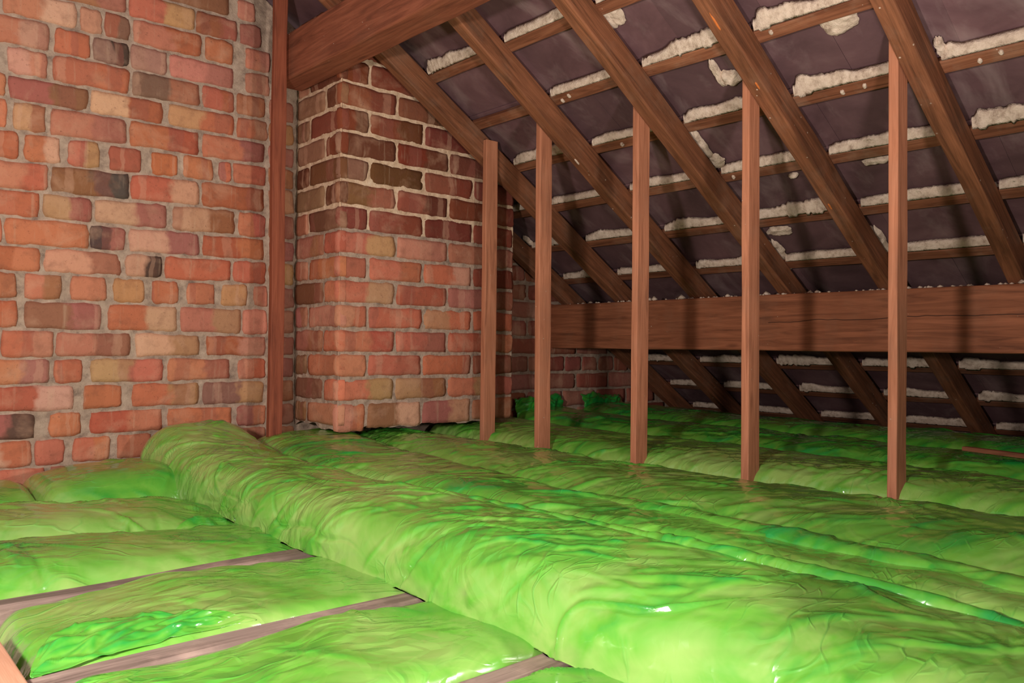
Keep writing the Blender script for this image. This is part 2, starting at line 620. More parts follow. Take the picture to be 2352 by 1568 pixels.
def mortar_sheet(name, o, du, dv, n, u0, u1, v0, v1, mat, step=0.006, parent=None, clip=None, depth=-0.004, amp=0.004, seed=0, bottom=None):
    o, du, dv, n = [np.array(Vector(a)) for a in (o, du, dv, n)]
    nu, nv = int((u1 - u0) / step) + 2, int((v1 - v0) / step) + 2
    U, Vv = np.meshgrid(np.linspace(u0, u1, nu), np.linspace(v0, v1, nv))
    q = np.dstack([U, Vv, np.full(U.shape, seed)])
    d = depth + amp * (fbm(q * 28) + 0.6 * pn(q * 90))
    if bottom is not None:
        Vv = np.maximum(Vv, bottom(U))
    P = (o + U[..., None] * du + Vv[..., None] * dv + d[..., None] * n).reshape(-1, 3)
    if clip is not None:
        P = clip(P)
    idx = np.arange(nu * nv).reshape(nv, nu)
    F = np.stack([idx[:-1, :-1], idx[:-1, 1:], idx[1:, 1:], idx[1:, :-1]], -1).reshape(-1, 4)
    # a solid back so that the masonry has thickness
    return mesh_obj(name, P, F, mat, parent=parent)


def roof_clip(gap):
    def f(V):
        V = V.copy()
        lim = zs(0) - SLOPE * V[:, 0] - gap
        V[:, 2] = np.minimum(V[:, 2], lim)
        return V
    return f


# ---- gable wall: the courses left of the post are laid as in the photograph
ZS = 2.904                                    # drawing scale of the noted courses
LEFT_T = {-2: -495, -1: -300, 0: -110, 1: 85, 2: 280, 3: 478, 4: 650, 5: 855, 6: 1058, 7: 1255, 8: 1435, 9: 1628, 10: 1805, 11: 1993, 12: 2195, 13: 2392, 14: 2573, 15: 2757, 16: 2940, 17: 3130, 18: 3320, 19: 3510}
RIGHT_T = {-2: 25, -1: 180, 0: 335, 1: 490, 2: 645, 3: 798, 4: 950, 5: 1102, 6: 1250, 7: 1420, 8: 1590, 9: 1742, 10: 1900, 11: 2057, 12: 2235, 13: 2378, 14: 2533, 15: 2690, 16: 2838, 17: 2990, 18: 3140, 19: 3290}
ROWS = {
    -2: [(0, 500, 'yp'), (530, 1000, 'b'), (1020, 1530, 'd'), (1590, 1700, 'p')],
    -1: [(-100, 300, 'wp'), (330, 840, 'bm'), (860, 1300, 'oy'), (1312, 1580, 'bm'), (1600, 1742, 'm')],
    0: [(-200, -10, 'p'), (20, 510, 'pw'), (532, 680, 'w'), (700, 868, 'mg'), (888, 1340, 'pr'), (1370, 1555, 'o'), (1640, 1800, 'pm')],
    1: [(-100, 325, 'pw'), (362, 605, 'ro'), (622, 855, 'gK'), (870, 1108, 't'), (1132, 1558, 'pm'), (1640, 1795, 'b')],
    2: [(48, 315, 'wp'), (350, 860, 'or'), (888, 1328, 'gm'), (1352, 1560, 'or'), (1580, 1775, 'b')],
    3: [(-200, 32, 'o'), (55, 590, 'md'), (608, 1088, 'wr'), (1122, 1560, 'yr'), (1582, 1780, 'rm')],
    4: [(-200, 45, 'o'), (90, 305, 'yb'), (340, 840, 'pb'), (862, 1322, 'or'), (1350, 1762, 'om')],
    5: [(-100, 120, 'r'), (162, 400, 'ow'), (458, 665, 'ry'), (732, 935, 'r'), (1012, 1185, 'o'), (1225, 1420, 'o'), (1462, 1540, 'mo'), (1556, 1770, 'or')],
    6: [(-100, 315, 'pr'), (342, 860, 'dK'), (874, 1330, 'rw'), (1348, 1760, 'r')],
    7: [(-100, 265, 'ro'), (287, 605, 'ym'), (636, 1115, 'wm'), (1152, 1565, 'yd'), (1592, 1770, 'or')],
    8: [(-200, 10, 'o'), (32, 590, 'o'), (604, 830, 'Km'), (866, 1325, 'wm'), (1350, 1756, 'ro')],
    9: [(-100, 270, 'ro'), (300, 805, 'wm'), (838, 1080, 'wK'), (1098, 1535, 'r'), (1556, 1770, 'or')],
    10: [(-100, 105, 'o'), (162, 408, 'od'), (472, 710, 'o'), (756, 965, 'y'), (1012, 1190, 'o'), (1252, 1435, 'o'), (1476, 1650, 'y'), (1692, 1782, 'p')],
    11: [(-200, 115, 'r'), (166, 670, 'dm'), (722, 1180, 'ow'), (1207, 1610, 'py'), (1622, 1780, 'p')],
    12: [(-150, -10, 'o'), (12, 360, 'rp'), (372, 865, 'pm'), (902, 1330, 'wy'), (1377, 1770, 'rp')],
    13: [(-100, 325, 'om'), (357, 555, 'o'), (606, 1090, 'yo'), (1117, 1530, 'om'), (1592, 1770, 'or')],
    14: [(-100, 495, 'rw'), (556, 815, 'o'), (880, 1325, 'oy'), (1356, 1755, 'gy')],
    15: [(-200, 230, 'mK'), (326, 535, 'o'), (602, 1080, 'ro'), (1117, 1545, 'o'), (1582, 1770, 'mp')],
    16: [(-200, 205, 'wo'), (236, 430, 'o'), (492, 730, 'ro'), (782, 1005, 'o'), (1050, 1500, 'o'), (1530, 1770, 'p')],
    17: [(-100, 300, 'o'), (330, 800, 'p'), (830, 1300, 'o'), (1330, 1770, 'r')],
    18: [(-100, 480, 'o'), (520, 1000, 'p'), (1030, 1500, 'o'), (1530, 1770, 'r')],
}


def row_y(k, x):
    return LEFT_T[k] + (RIGHT_T[k] - LEFT_T[k]) * x / 1760.0


wall = Bricks((0, WALL_Y, 0), (1, 0, 0), (0, 0, 1), (0, -1, 0))


def wq(x, y):
    p = at_y(x / ZS, y / ZS, WALL_Y)
    return (p.x, p.z)


for k, row in ROWS.items():
    g = 10
    row = list(row)
    if k >= 2:
        row.append((1795, 1958, rnd.choice(['b', 'm', 'by', 'bm'])))
    for x0, x1, key in row:
        wall.add([wq(x0, row_y(k + 1, x0) - g), wq(x1, row_y(k + 1, x1) - g), wq(x1, row_y(k, x1) + g), wq(x0, row_y(k, x0) + g)], key)
# courses out of the frame to the left and the low strip beyond the breast
for k in range(0, 26):
    zb = 0.02 + 0.0802 * k
    x = -0.62 - (0.12 if k % 2 else 0)
    while x < 0.33:
        L = 0.222 if (k % 5) else 0.108
        x2 = min(x + L, 0.345)
        if x2 - x > 0.05 and zb + 0.07 < 2.0:
            wall.add([(x, zb), (x2, zb), (x2, zb + 0.066), (x, zb + 0.066)], rnd.choice(['o', 'op', 'r', 'pm', 'wy']), 6, 4)
        x += L + 0.014
    x = 2.07 - (0.09 if k % 2 else 0.0)
    while x < 3.75:
        L = 0.215 if (k % 5) else 0.104
        x0_, x2 = max(x, 2.0), x + L
        if zb + 0.066 < zs(x2) + 0.02 and x2 - x0_ > 0.03:
            wall.add([(x0_, zb), (x2, zb), (x2, zb + 0.068), (x0_, zb + 0.068)], rnd.choice(['P', 'Pm', 'm', 'mt', 'P']), 9, 5, proud=0.003)
        x += L + 0.011
W = wall.build('wall_back', loc=(1.3, WALL_Y, 0), clip=roof_clip(0.01))
tag(W, kind='structure')
W['_base'] = (1.3, WALL_Y, 0)
mo = mortar_sheet('mortar', (0, WALL_Y, 0), (1, 0, 0), (0, 0, 1), (0, -1, 0), -0.75, 3.85, 0.0, 2.0, M['mortar'], 0.008, parent=W, clip=roof_clip(0.01))

# ---- chimney breast
BX0, BX1 = 1.308, 2.06
root = bpy.data.objects.new('chimney_breast', None)
root.location = (1.68, BREAST_Y, 0.25)
root['_base'] = (1.68, BREAST_Y, 0.25)
COL.objects.link(root)
tag(root, 'projecting red brick chimney breast with cream mortar, ending above the green insulation', 'chimney breast')
CP = 0.0808
CB = 0.262
fr = Bricks((0, BREAST_Y, 0), (1, 0, 0), (0, 0, 1), (0, -1, 0))
si = Bricks((BX0, 0, 0), (0, 1, 0), (0, 0, 1), (-1, 0, 0))
KF = {0: ['po', 'dw', 'my', 'b'], 1: ['oy', 'yd', 'oy', 'r'], 2: ['o', 'o', 'o', 'P'], 3: ['or', 'om', 'r', 'o'], 4: ['po', 'o', 'yo', 'r'],
      5: ['oy', 'r', 'm', 'P'], 6: ['o', 'or', 'ow', 'P'], 7: ['ry', 'p', 'm', 'b']}
for k in range(0, 18):
    zb = CB + CP * k
    even = (k % 2 == 0)
    xs = [BX0]
    x = BX0 + (0.106 if even else 0.215)
    while x < BX1 - 0.03:
        xs.append(x)
        x += 0.2235
    xs.append(BX1)
    for i in range(len(xs) - 1):
        a, b = xs[i] + (0.0055 if i else -0.007), xs[i + 1] - (0.0055 if i < len(xs) - 2 else 0)
        if k in KF:
            key = KF[k][min(i, 3)]
        elif k < 10:
            key = rnd.choice(['P', 'PB', 'PR', 'R'])
        else:
            key = rnd.choice(['R', 'RB', 'B', 'R', 'PR'])
        if k == 10 and i == 0: key = 'G'
        if k == 9 and i == 0: key = 'Gb'
        lo = zb + 0.006
        if k == 0:
            lo = zb + 0.004 * rnd.random() - 0.012 * (1.2 - i * .3)
        fr.add([(a, lo), (b, lo), (b, zb + CP - 0.006), (a, zb + CP - 0.006)], key, 12, 6, proud=0.004)
    ys = [BREAST_Y, BREAST_Y + (0.215 if even else 0.106), WALL_Y]
    for i in range(2):
        a, b = ys[i] + (0.0055 if i else -0.007), ys[i + 1] - 0.006
        key = (KF[k][0][0] if k in KF else rnd.choice(['R', 'B', 'BG', 'RB'])) if i == 0 else rnd.choice(['b', 'mb', 'B', 'G'])
        si.add([(b, zb + 0.006), (a, zb + 0.006), (a, zb + CP - 0.006), (b, zb + CP - 0.006)], key, 10, 6, proud=0.004)
fo = fr.build('front_brickwork', parent=root, clip=roof_clip(0.006))
so = si.build('side_brickwork', parent=root, clip=roof_clip(0.006))
botf = lambda U: CB + 0.008 * np.vectorize(lambda a: math.sin(a * 23) + 0.6 * math.sin(a * 61 + 1))(U) - 0.004
zl = CB + CP * 8.1
for nm, z0, z1, mt in (('grey_pointing', CB - 0.012, zl, M['mortar']), ('cream_pointing', zl, 1.6, M['lime'])):
    for sd, (oo, du, nn, u0, u1) in enumerate((((0, BREAST_Y, 0), (1, 0, 0), (0, -1, 0), BX0 - 0.001, BX1), ((BX0, 0, 0), (0, 1, 0), (-1, 0, 0), BREAST_Y - 0.001, WALL_Y))):
        mortar_sheet(nm, oo, du, (0, 0, 1), nn, u0, u1, z0, z1, mt, 0.005, parent=root, clip=roof_clip(0.006), depth=-0.0025, amp=0.0032, seed=sd * 7.0,
                     bottom=(botf if z0 < 0.4 else None))
# core of the breast: back, right return and underside
cv = []
for x in (BX0 + 0.012, BX1 - 0.004):
    for y in (BREAST_Y + 0.012, WALL_Y):
        cv += [(x, y, CB + 0.006), (x, y, zs(x) - 0.004)]
cf = [(0, 1, 3, 2), (4, 6, 7, 5), (0, 4, 5, 1), (2, 3, 7, 6), (0, 2, 6, 4), (1, 5, 7, 3)]
mesh_obj('brick_core', cv, cf, M['mortar'], parent=root, smooth_=False)

# ---------------------------------------------------------------- floor of the loft (back of the ceiling boards below)
fl = mesh_obj('floor', [(-0.8, -0.8, 0), (4.1, -0.8, 0), (4.1, WALL_Y, 0), (-0.8, WALL_Y, 0), (-0.8, -0.8, -.02), (4.1, -0.8, -.02), (4.1, WALL_Y, -.02), (-0.8, WALL_Y, -.02)],
              [(0, 1, 2, 3), (7, 6, 5, 4), (0, 4, 5, 1), (1, 5, 6, 2), (2, 6, 7, 3), (3, 7, 4, 0)], M['board'], loc=(0, 0, 0), smooth_=False)
tag(fl, kind='structure')

# ---------------------------------------------------------------- rafters, struts, purlins
RAFT = [2.575, 2.255, 1.86, 1.487, 1.131, 0.760]
RAFT_LABEL = ['short dark rafter against the brick gable, right of the chimney breast',
              'dark rafter crossing the face of the chimney breast, carrying the strut nearest the bricks',
              'brown rafter second from the chimney breast, running up to the thick beam end',
              'brown rafter third from the chimney breast, with torching mortar on its right flank',
              'brown rafter with bare orange scrapes, fourth from the chimney breast',
              'wide looking brown rafter farthest from the chimney breast, nearest the camera']
R_W = 0.046


def rafter_center(x, y):
    z = zu(x)
    return Vector((x, y, z)) - NI * (R_DEPTH / 2)


for i, (y, lb) in enumerate(zip(RAFT, RAFT_LABEL)):
    xa = 2.085 if i == 0 else 0.75
    o = timber('rafter', rafter_center(xa, y), rafter_center(3.72, y), (0, 1, 0), R_W, R_DEPTH, M['rafter'], wob=0.0035)
    tag(o, lb, 'rafter', 'common rafters of the roof slope')

ST_RATIO = [1.196, 1.0414, 0.8197, 0.62, 0.4183]          # direction of each strut foot from the camera
ST_XS = [1.856, 1.815, 1.855, 1.872, 1.895]
ST_TOP = [RAFT[1] - 0.036, RAFT[2] + 0.036, RAFT[3] + 0.036, RAFT[4] + 0.036, RAFT[5] + 0.036]   # nailed to the flank of its rafter
ST_LABEL = ['upright timber strut standing in front of the chimney breast',
            'thin upright strut with pale left edge, just right of the brick breast',
            'upright strut with a dark right edge, third out from the chimney breast',
            'upright strut crossing the purlin, fourth out from the chimney breast',
            'upright strut farthest from the chimney, two faces showing, under the widest rafter']
for ST_X, rt_, y1, lb in zip(ST_XS, ST_RATIO, ST_TOP, ST_LABEL):
    zt_ = zt(ST_X) - 0.012
    o = timber('strut', (ST_X, ST_X * rt_, JOIST_TOP), (ST_X, y1, zt_), (0, 1, 0), 0.022, 0.054, M['strut'], wob=0.002, ch=0.0025)
    tag(o, lb, 'strut', 'upright struts nailed to the rafters')

o = timber('post', (1.153, 2.455, 0.03), (1.158, 2.458, 1.70), (0, 1, 0), 0.022, 0.045, M['post'], wob=0.004, ch=0.0025)
tag(o, 'reddish brown upright post against the brick wall, at the end of the thick beam', 'post')

PUR = timber('purlin', (2.61, WALL_Y - 0.002, CAMZ + 0.095), (2.61, -0.4, CAMZ + 0.095), (1, 0, 0), 0.078, 0.198, M['purlin'], wob=0.003, ch=0.006)
tag(PUR, 'long deep horizontal purlin beam with a drying crack, behind the upright struts', 'beam')

UB = timber('purlin', (1.245, WALL_Y - 0.06, CAMZ + 0.957), (1.285, -0.3, CAMZ + 0.957), (1, 0, 0), 0.10, 0.152, M['beam'], wob=0.003, ch=0.006)
tag(UB, 'thick reddish brown roof beam above the chimney breast, ending beside the post', 'beam')

# ---------------------------------------------------------------- slates
V, F, RV = [], [], []
B0, BSTEP = 2.59, 0.197
BX = [B0 + BSTEP * k for k in range(-8, 6)]
for ri, bx in enumerate(BX + [BX[-1] + BSTEP]):
    top = bx - BSTEP - 0.012
    y = -0.7 + (0.127 if ri % 2 else 0.0)
    while y < WALL_Y + 0.1:
        y1 = y + 0.2535
        r = rnd.random()
        tl = rnd.uniform(-0.001, 0.002)
        b = len(V)
        for (x, yy, up) in ((top, y, 0.0), (top, y1, 0.0), (bx + 0.045, y1, 0.012), (bx + 0.045, y, 0.012)):
            for th in (0, 0.005):
                V.append((x, yy + (0.0004 if yy == y else -0.0004), zs(x) + up + th + tl))
                RV.append(r)
        F += [(b, b + 2, b + 4, b + 6), (b + 7, b + 5, b + 3, b + 1), (b, b + 1, b + 3, b + 2), (b + 2, b + 3, b + 5, b + 4), (b + 4, b + 5, b + 7, b + 6), (b + 6, b + 7, b + 1, b)]
        y += 0.2535
ce = mesh_obj('ceiling', V, F, M['slate'], loc=(2.2, 1.0, 1.0), attrs={'rv': ('FLOAT', RV)}, smooth_=False)
tag(ce, kind='structure')

# ---------------------------------------------------------------- battens with torching
bays = sorted(RAFT, reverse=True)


def torching(parent, bx, y0, y1, h0, h1, seed, name='mortar_torching'):
    n = max(8, int((y0 - y1) / 0.006))
    ys = np.linspace(y1, y0, n)
    q = np.stack([ys * 22, np.full(n, seed), np.zeros(n)], 1)
    big = np.stack([ys * 5, np.full(n, seed + 5.0), np.zeros(n)], 1)
    lump_ = np.clip(0.55 + 3.2 * pn(big), 0.0, 1)
    jag = np.abs(pn(np.stack([ys * 48, np.full(n, seed + 2.0), np.zeros(n)], 1)))
    step_ = np.floor(np.clip(0.5 + 1.4 * pn(np.stack([ys * 16, np.full(n, seed + 8.0), np.zeros(n)], 1)), 0, 0.99) * 4) / 4
    hh = h0 + (h1 - h0) * np.clip(lump_ * (0.55 + 0.45 * step_ + 0.35 * fbm(q, 4) - 0.5 * jag), 0.0, 1.1)
    env = np.clip(np.minimum(ys - y1, y0 - ys) / 0.02, 0.25, 1)
    hh = hh * env
    k = 7
    P = np.zeros((n, k, 3))
    bt = 0.017 / math.cos(ALPHA)
    for j in range(k):
        f = j / (k - 1)
        # from the batten's upper arris (on its underside) up the slope onto the slate
        along = -0.018 - hh * f * 1.0 - 0.004 * math.sin(f * math.pi)
        upn = bt * 1.2 * f ** 0.7 - 0.006 * (1 - f) * (hh > 0.02)
        x = bx + along
        nz = 0.007 * pn(np.stack([ys * 40, np.full(n, f * 4 + seed), np.full(n, 2.0)], 1)) + 0.006 * (jag < 0.035)
        P[:, j, 0] = x
        P[:, j, 1] = ys
        P[:, j, 2] = (zt(0) - SLOPE * x) + upn + nz * math.sin(f * math.pi) - (0.004 if 0 < j < k - 1 else 0)
        if j == k - 1:
            P[:, j, 2] = (zt(0) - SLOPE * x) + 0.028
    idx = np.arange(n * k).reshape(n, k)
    Fq = np.stack([idx[:-1, :-1], idx[:-1, 1:], idx[1:, 1:], idx[1:, :-1]], -1).reshape(-1, 4).tolist()
    Fq.append(idx[0, :].tolist())
    Fq.append(idx[-1, ::-1].tolist())
    # close the back
    Fq += np.stack([idx[:-1, -1], idx[:-1, 0], idx[1:, 0], idx[1:, -1]], -1).tolist()
    return mesh_obj(name, P.reshape(-1, 3), Fq, M['torch'], parent=parent)


# height of the torching per batten and bay (bay 0 lies between the first two rafters)
TORCH = {-6: [0, .02, .02, .03, .02, .02], -5: [0, .045, .02, .06, .05, .03], -4: [0, .0, .012, .055, .055, .05], -3: [0, .035, .045, .05, .06, .06], -2: [.02, .04, .03, .02, .02, .045],
         -1: [.03, .03, .045, .05, .02, .02], 0: [.03, .03, .035, .03, .015, .025], 1: [.03, .03, .03, .03, .03, .03], 2: [.03] * 6, 3: [.035, .035, .045, .04, .05, .05],
         4: [.03, .03, .04, .045, .05, .045], 5: [.02, .02, .03, .03, .03, .03]}
ORD = {-8: 'fifth', -7: 'fourth', -6: 'third', -5: 'second', }
BL = {-6: 'batten disappearing behind the upper beam at the top of the slope',
      -5: 'uppermost clear slate batten, thick mortar between the two rafters by the beam',
      -4: 'slate batten with a bare orange stretch beside the beam, fifth above the purlin',
      -3: 'slate batten with long ragged torching, fourth above the purlin',
      -2: 'slate batten with thin torching at the right, third above the purlin',
      -1: 'slate batten with broken mortar lumps, second above the purlin',
      0: 'slate batten running just above the purlin top',
      3: 'slate batten in the shade, first one below the purlin',
      4: 'slate batten in the shade, second one below the purlin',
      5: 'lowest slate batten, half hidden by the insulation at the eaves'}
BAT = {}
for k, lb in BL.items():
    bx = B0 + BSTEP * k
    y0 = BREAST_Y - 0.008 if bx < BX1 + 0.03 else WALL_Y - 0.004
    c = lambda yy: Vector((bx, yy, zt(bx))) - NI * 0.009
    o = timber('batten', c(y0), c(-0.45), SD, 0.038, 0.017, M['batten'], wob=0.003, ch=0.003)
    tag(o, lb, 'batten', 'slate battens across the rafters')
    o['_base'] = tuple(c(y0))
    BAT[k] = o
    edges = [WALL_Y if bx >= BX1 + 0.03 else BREAST_Y] + [r for r in RAFT if bx > 2.1 or r < 2.5] + [0.35]
    bl = len(edges) - 1
    for i in range(bl):
        j = i + (6 - bl)
        h = TORCH.get(k, [.03] * 6)[min(j, 5)] if bl > 1 else 0.03
        if h <= 0.003:
            continue
        a, b = edges[i] - (R_W / 2 + 0.003 if i else 0.01), edges[i + 1] + (R_W / 2 + 0.003 if i < bl - 1 else 0)
        if a - b < 0.05:
            continue
        torching(o, bx, a, b, 0.004, h * 0.62, rnd.uniform(0, 50))

# ---------------------------------------------------------------- loose mortar lumps
def lump(name, c, u, v, n, lu, lv, th, seed, parent=None):
    c, u, v, n = [np.array(Vector(k).normalized()) if i else np.array(Vector(k)) for i, k in enumerate((c, u, v, n))]
    na, nr = 48, 9
    V, F = [], []
    for r in range(nr):
        f = r / (nr - 1)
        for a in range(na):
            t = 2 * math.pi * a / na
            cs, sn = math.cos(t), math.sin(t)
            R = 1 / (abs(cs) ** 3 + abs(sn) ** 3) ** (1 / 3)
            R *= 1 + 0.42 * float(fbm(np.array([[cs * 1.7, sn * 1.7, seed]]), 4)[0])
            x, y = cs * R * lu / 2 * f, sn * R * lv / 2 * f
            h = th * (1 - f ** 5) * (0.75 + 0.6 * float(fbm(np.array([[x * 30, y * 30, seed + 4]]), 3)[0])) - (0.003 if r == nr - 1 else 0)
            V.append(c + u * x + v * y + n * h)
    for r in range(nr - 1):
        for a in range(na):
            b = (a + 1) % na
            F.append((r * na + a, r * na + b, (r + 1) * na + b, (r + 1) * na + a))
    return mesh_obj(name, V, F, M['torch'], loc=tuple(c), parent=parent)


LUMPS = [
    (1925, 48, .085, .075, 'squarish cream mortar lump stuck to the slates below the top batten'),
    (2012, 368, .075, .022, 'flat cream mortar sliver hanging under a batten beside the farthest strut'),
    (1790, 530, .085, .042, 'pale mortar lump under a batten, right of the fourth strut'),
    (1608, 330, .035, .14, 'long cream mortar smear along the right flank of the middle rafter'),
    (1640, 372, .07, .06, 'cracked cream mortar lump at the foot of the long smear'),
    (1786, 572, .04, .11, 'narrow mortar smear low on a rafter flank beside the fourth strut'),
    (1803, 608, .05, .05, 'small rough mortar lump just above a batten beside the fourth strut'),
    (2022, 552, .035, .14, 'cream mortar smear on the rafter flank left of the farthest strut'),
    (2026, 578, .075, .05, 'pointed mortar lump close to the purlin, left of the farthest strut'),
    (1402, 32, .07, .09, 'cream mortar lump at the top of the slope, right of a rafter'),
    (1648, 168, .022, .10, 'loose upright strip of mortar on the slates near a rafter'),
    (1678, 178, .05, .05, 'small crumbly mortar lump beside the loose upright strip'),
    (1822, 402, .03, .016, 'tiny cream mortar flake under a batten between two rafters'),
    (2160, 108, .022, .06, 'small mortar wedge in the corner of the widest rafter and a batten'),
    (2292, 438, .022, .06, 'small mortar wedge low on the widest rafter'),
    (1213, 552, .03, .06, 'small pale mortar lump between the rafters by the chimney breast'),
]
for i, (px, py, lu, lv, lb) in enumerate(LUMPS):
    c = at_roof(px, py, 0.021 / math.cos(ALPHA) - 0.003)
    o = lump('mortar_lump', c, (0, 1, 0), SD, NI, lu, lv, 0.014, 3.0 + i * 1.7)
    tag(o, lb, 'mortar', 'loose mortar lumps on the slates')

# drips of mortar on the batten faces, bare scrapes and a splash on the rafters
for px, py in ((1930, 203), (1982, 190), (2248, 131), (2300, 119), (1290, 199), (1272, 206), (1758, 52), (1395, 290), (1680, 400)):
    c = at_roof(px, py, 0.0)
    k = min(BAT, key=lambda q: abs(B0 + BSTEP * q - c.x))
    c.x = B0 + BSTEP * k + rnd.uniform(-0.006, 0.006)
    c.z = zt(c.x) + 0.001
    lump('mortar_drip', c, (0, 1, 0), SD, NI, 0.010, 0.016, 0.008, px * 0.01, parent=BAT[k])
for o in [o for o in bpy.data.objects if o.name.startswith('rafter')]:
    if abs(o.location.y - RAFT[4]) < 0.01:
        o['_base'] = tuple(o.location)
        for px, py, lv in ((1650, 45, .06), (1752, 192, .03), (1928, 470, .03)):
            c = at_roof(px, py, -R_DEPTH / math.cos(ALPHA) + 0.002)
            c.y = RAFT[4] + rnd.uniform(-0.008, 0.012)
            c.z = zu(c.x) + 0.0005
            sc_ = lump('bare_scrape', c, (0, 1, 0), SD, NI, 0.006, lv, 0.003, px * 0.01, parent=o)
            sc_.data.materials[0] = M['scrape']
            tag(sc_, 'fresh orange scrape in the wood')
    if abs(o.location.y - RAFT[2]) < 0.01:
        o['_base'] = tuple(o.location)
        c = at_roof(1342, 366, -R_DEPTH / math.cos(ALPHA) + 0.002)
        c.y = RAFT[2] - 0.004
        c.z = zu(c.x) + 0.0005
        tag(lump('mortar_splash', c, (0, 1, 0), SD, NI, 0.008, 0.03, 0.004, 2.2, parent=o), 'white mortar splash')

# crumbs of fallen mortar along the top of the purlin
V, F = [], []
for i in range(150):
    y = rnd.uniform(0.2, 2.55)
    x = rnd.uniform(2.575, 2.60)
    r = rnd.uniform(0.003, 0.006) * (2.2 if rnd.random() < 0.1 else 1)
    b = len(V)
    zc = CAMZ + 0.194 + r * 0.4
    pts = [(1, 0, 0), (0, 1, 0), (-1, 0, 0), (0, -1, 0), (0, 0, 1), (0, 0, -.6)]
    for q in pts:
        k = r * rnd.uniform(0.7, 1.3)
        V.append((x + q[0] * k, y + q[1] * k * 1.6, zc + q[2] * k))
    F += [(b, b + 1, b + 4), (b + 1, b + 2, b + 4), (b + 2, b + 3, b + 4), (b + 3, b, b + 4), (b + 1, b, b + 5), (b + 2, b + 1, b + 5), (b + 3, b + 2, b + 5), (b, b + 3, b + 5)]
o = mesh_obj('mortar_crumbs', V, F, M['torch'], loc=(2.59, 1.3, CAMZ + 0.19))
tag(o, 'pale mortar crumbs and dust along the top of the purlin', 'mortar', kind='stuff')

# ---------------------------------------------------------------- joists
for y, lb in ((1.51, 'dusty grey floor joist, farthest from the camera, between two green slabs'),
              (1.124, 'dusty grey floor joist in the middle, ending under the long green roll'),
              (0.775, 'dusty grey floor joist nearest the camera, short piece showing at the bottom edge')):
    o = timber('joist', (-0.1 if y > 1.4 else 0.205, y, JOIST_TOP / 2), (3.55, y, JOIST_TOP / 2), (0, 1, 0), 0.05, JOIST_TOP, M['joist'], wob=0.004, ch=0.005)
    tag(o, lb, 'joist', 'floor joists between the green slabs')

# hatch trimmer in the bottom left corner
o = timber('hatch_trimmer', (0.185, 0.25, 0.072), (0.185, 1.335, 0.072), (1, 0, 0), 0.05, 0.10, M['trimmer'], wob=0.001, ch=0.002)
tag(o, 'pale orange planed board at the hatch edge, bottom left corner', 'board')

# ---------------------------------------------------------------- insulation
def interp(pts, s):
    if isinstance(pts, (int, float)):
        return np.full_like(s, float(pts))
    p = np.array(sorted(pts), float)
    # smooth the control polygon a little
    xs = np.linspace(p[0, 0], p[-1, 0], 200)
    ys = np.interp(xs, p[:, 0], p[:, 1])
    kr = np.hanning(13)
    kr /= kr.sum()
    ys = np.convolve(np.pad(ys, 6, mode='edge'), kr, 'valid')
    return np.interp(s, xs, ys)


def grid_mesh(name, P, mat, loc, parent=None, attrs=None):
    """fast quad grid from an (n, m, 3) array"""
    n, m_ = P.shape[:2]
    base = np.array(parent['_base'] if parent is not None else loc, float)
    idx = np.arange(n * m_).reshape(n, m_)
    Fq = np.stack([idx[:-1, :-1], idx[1:, :-1], idx[1:, 1:], idx[:-1, 1:]], -1).reshape(-1, 4)
    k0, k1 = n // 2, m_ // 2
    if np.cross(P[k0 + 1, k1] - P[k0, k1], P[k0, k1 + 1] - P[k0, k1])[2] < 0:
        Fq = Fq[:, ::-1]
    me = bpy.data.meshes.new(name)
    nf = len(Fq)
    me.vertices.add(n * m_)
    me.vertices.foreach_set('co', (P.reshape(-1, 3) - base).astype(np.float32).ravel())
    me.loops.add(nf * 4)
    me.loops.foreach_set('vertex_index', Fq.astype(np.int32).ravel())
    me.polygons.add(nf)
    me.polygons.foreach_set('loop_start', np.arange(0, nf * 4, 4, dtype=np.int32))
    me.polygons.foreach_set('use_smooth', np.ones(nf, bool))
    for k, arr in (attrs or {}).items():
        at = me.attributes.new(k, 'FLOAT', 'POINT')
        at.data.foreach_set('value', np.asarray(arr, np.float32).ravel())
    me.materials.append(mat)
    me.update(calc_edges=True)
    o = bpy.data.objects.new(name, me)
    COL.objects.link(o)
    if parent is not None:
        o.parent = parent
    else:
        o.location = tuple(base)
        o['_base'] = tuple(float(v) for v in base)
    return o


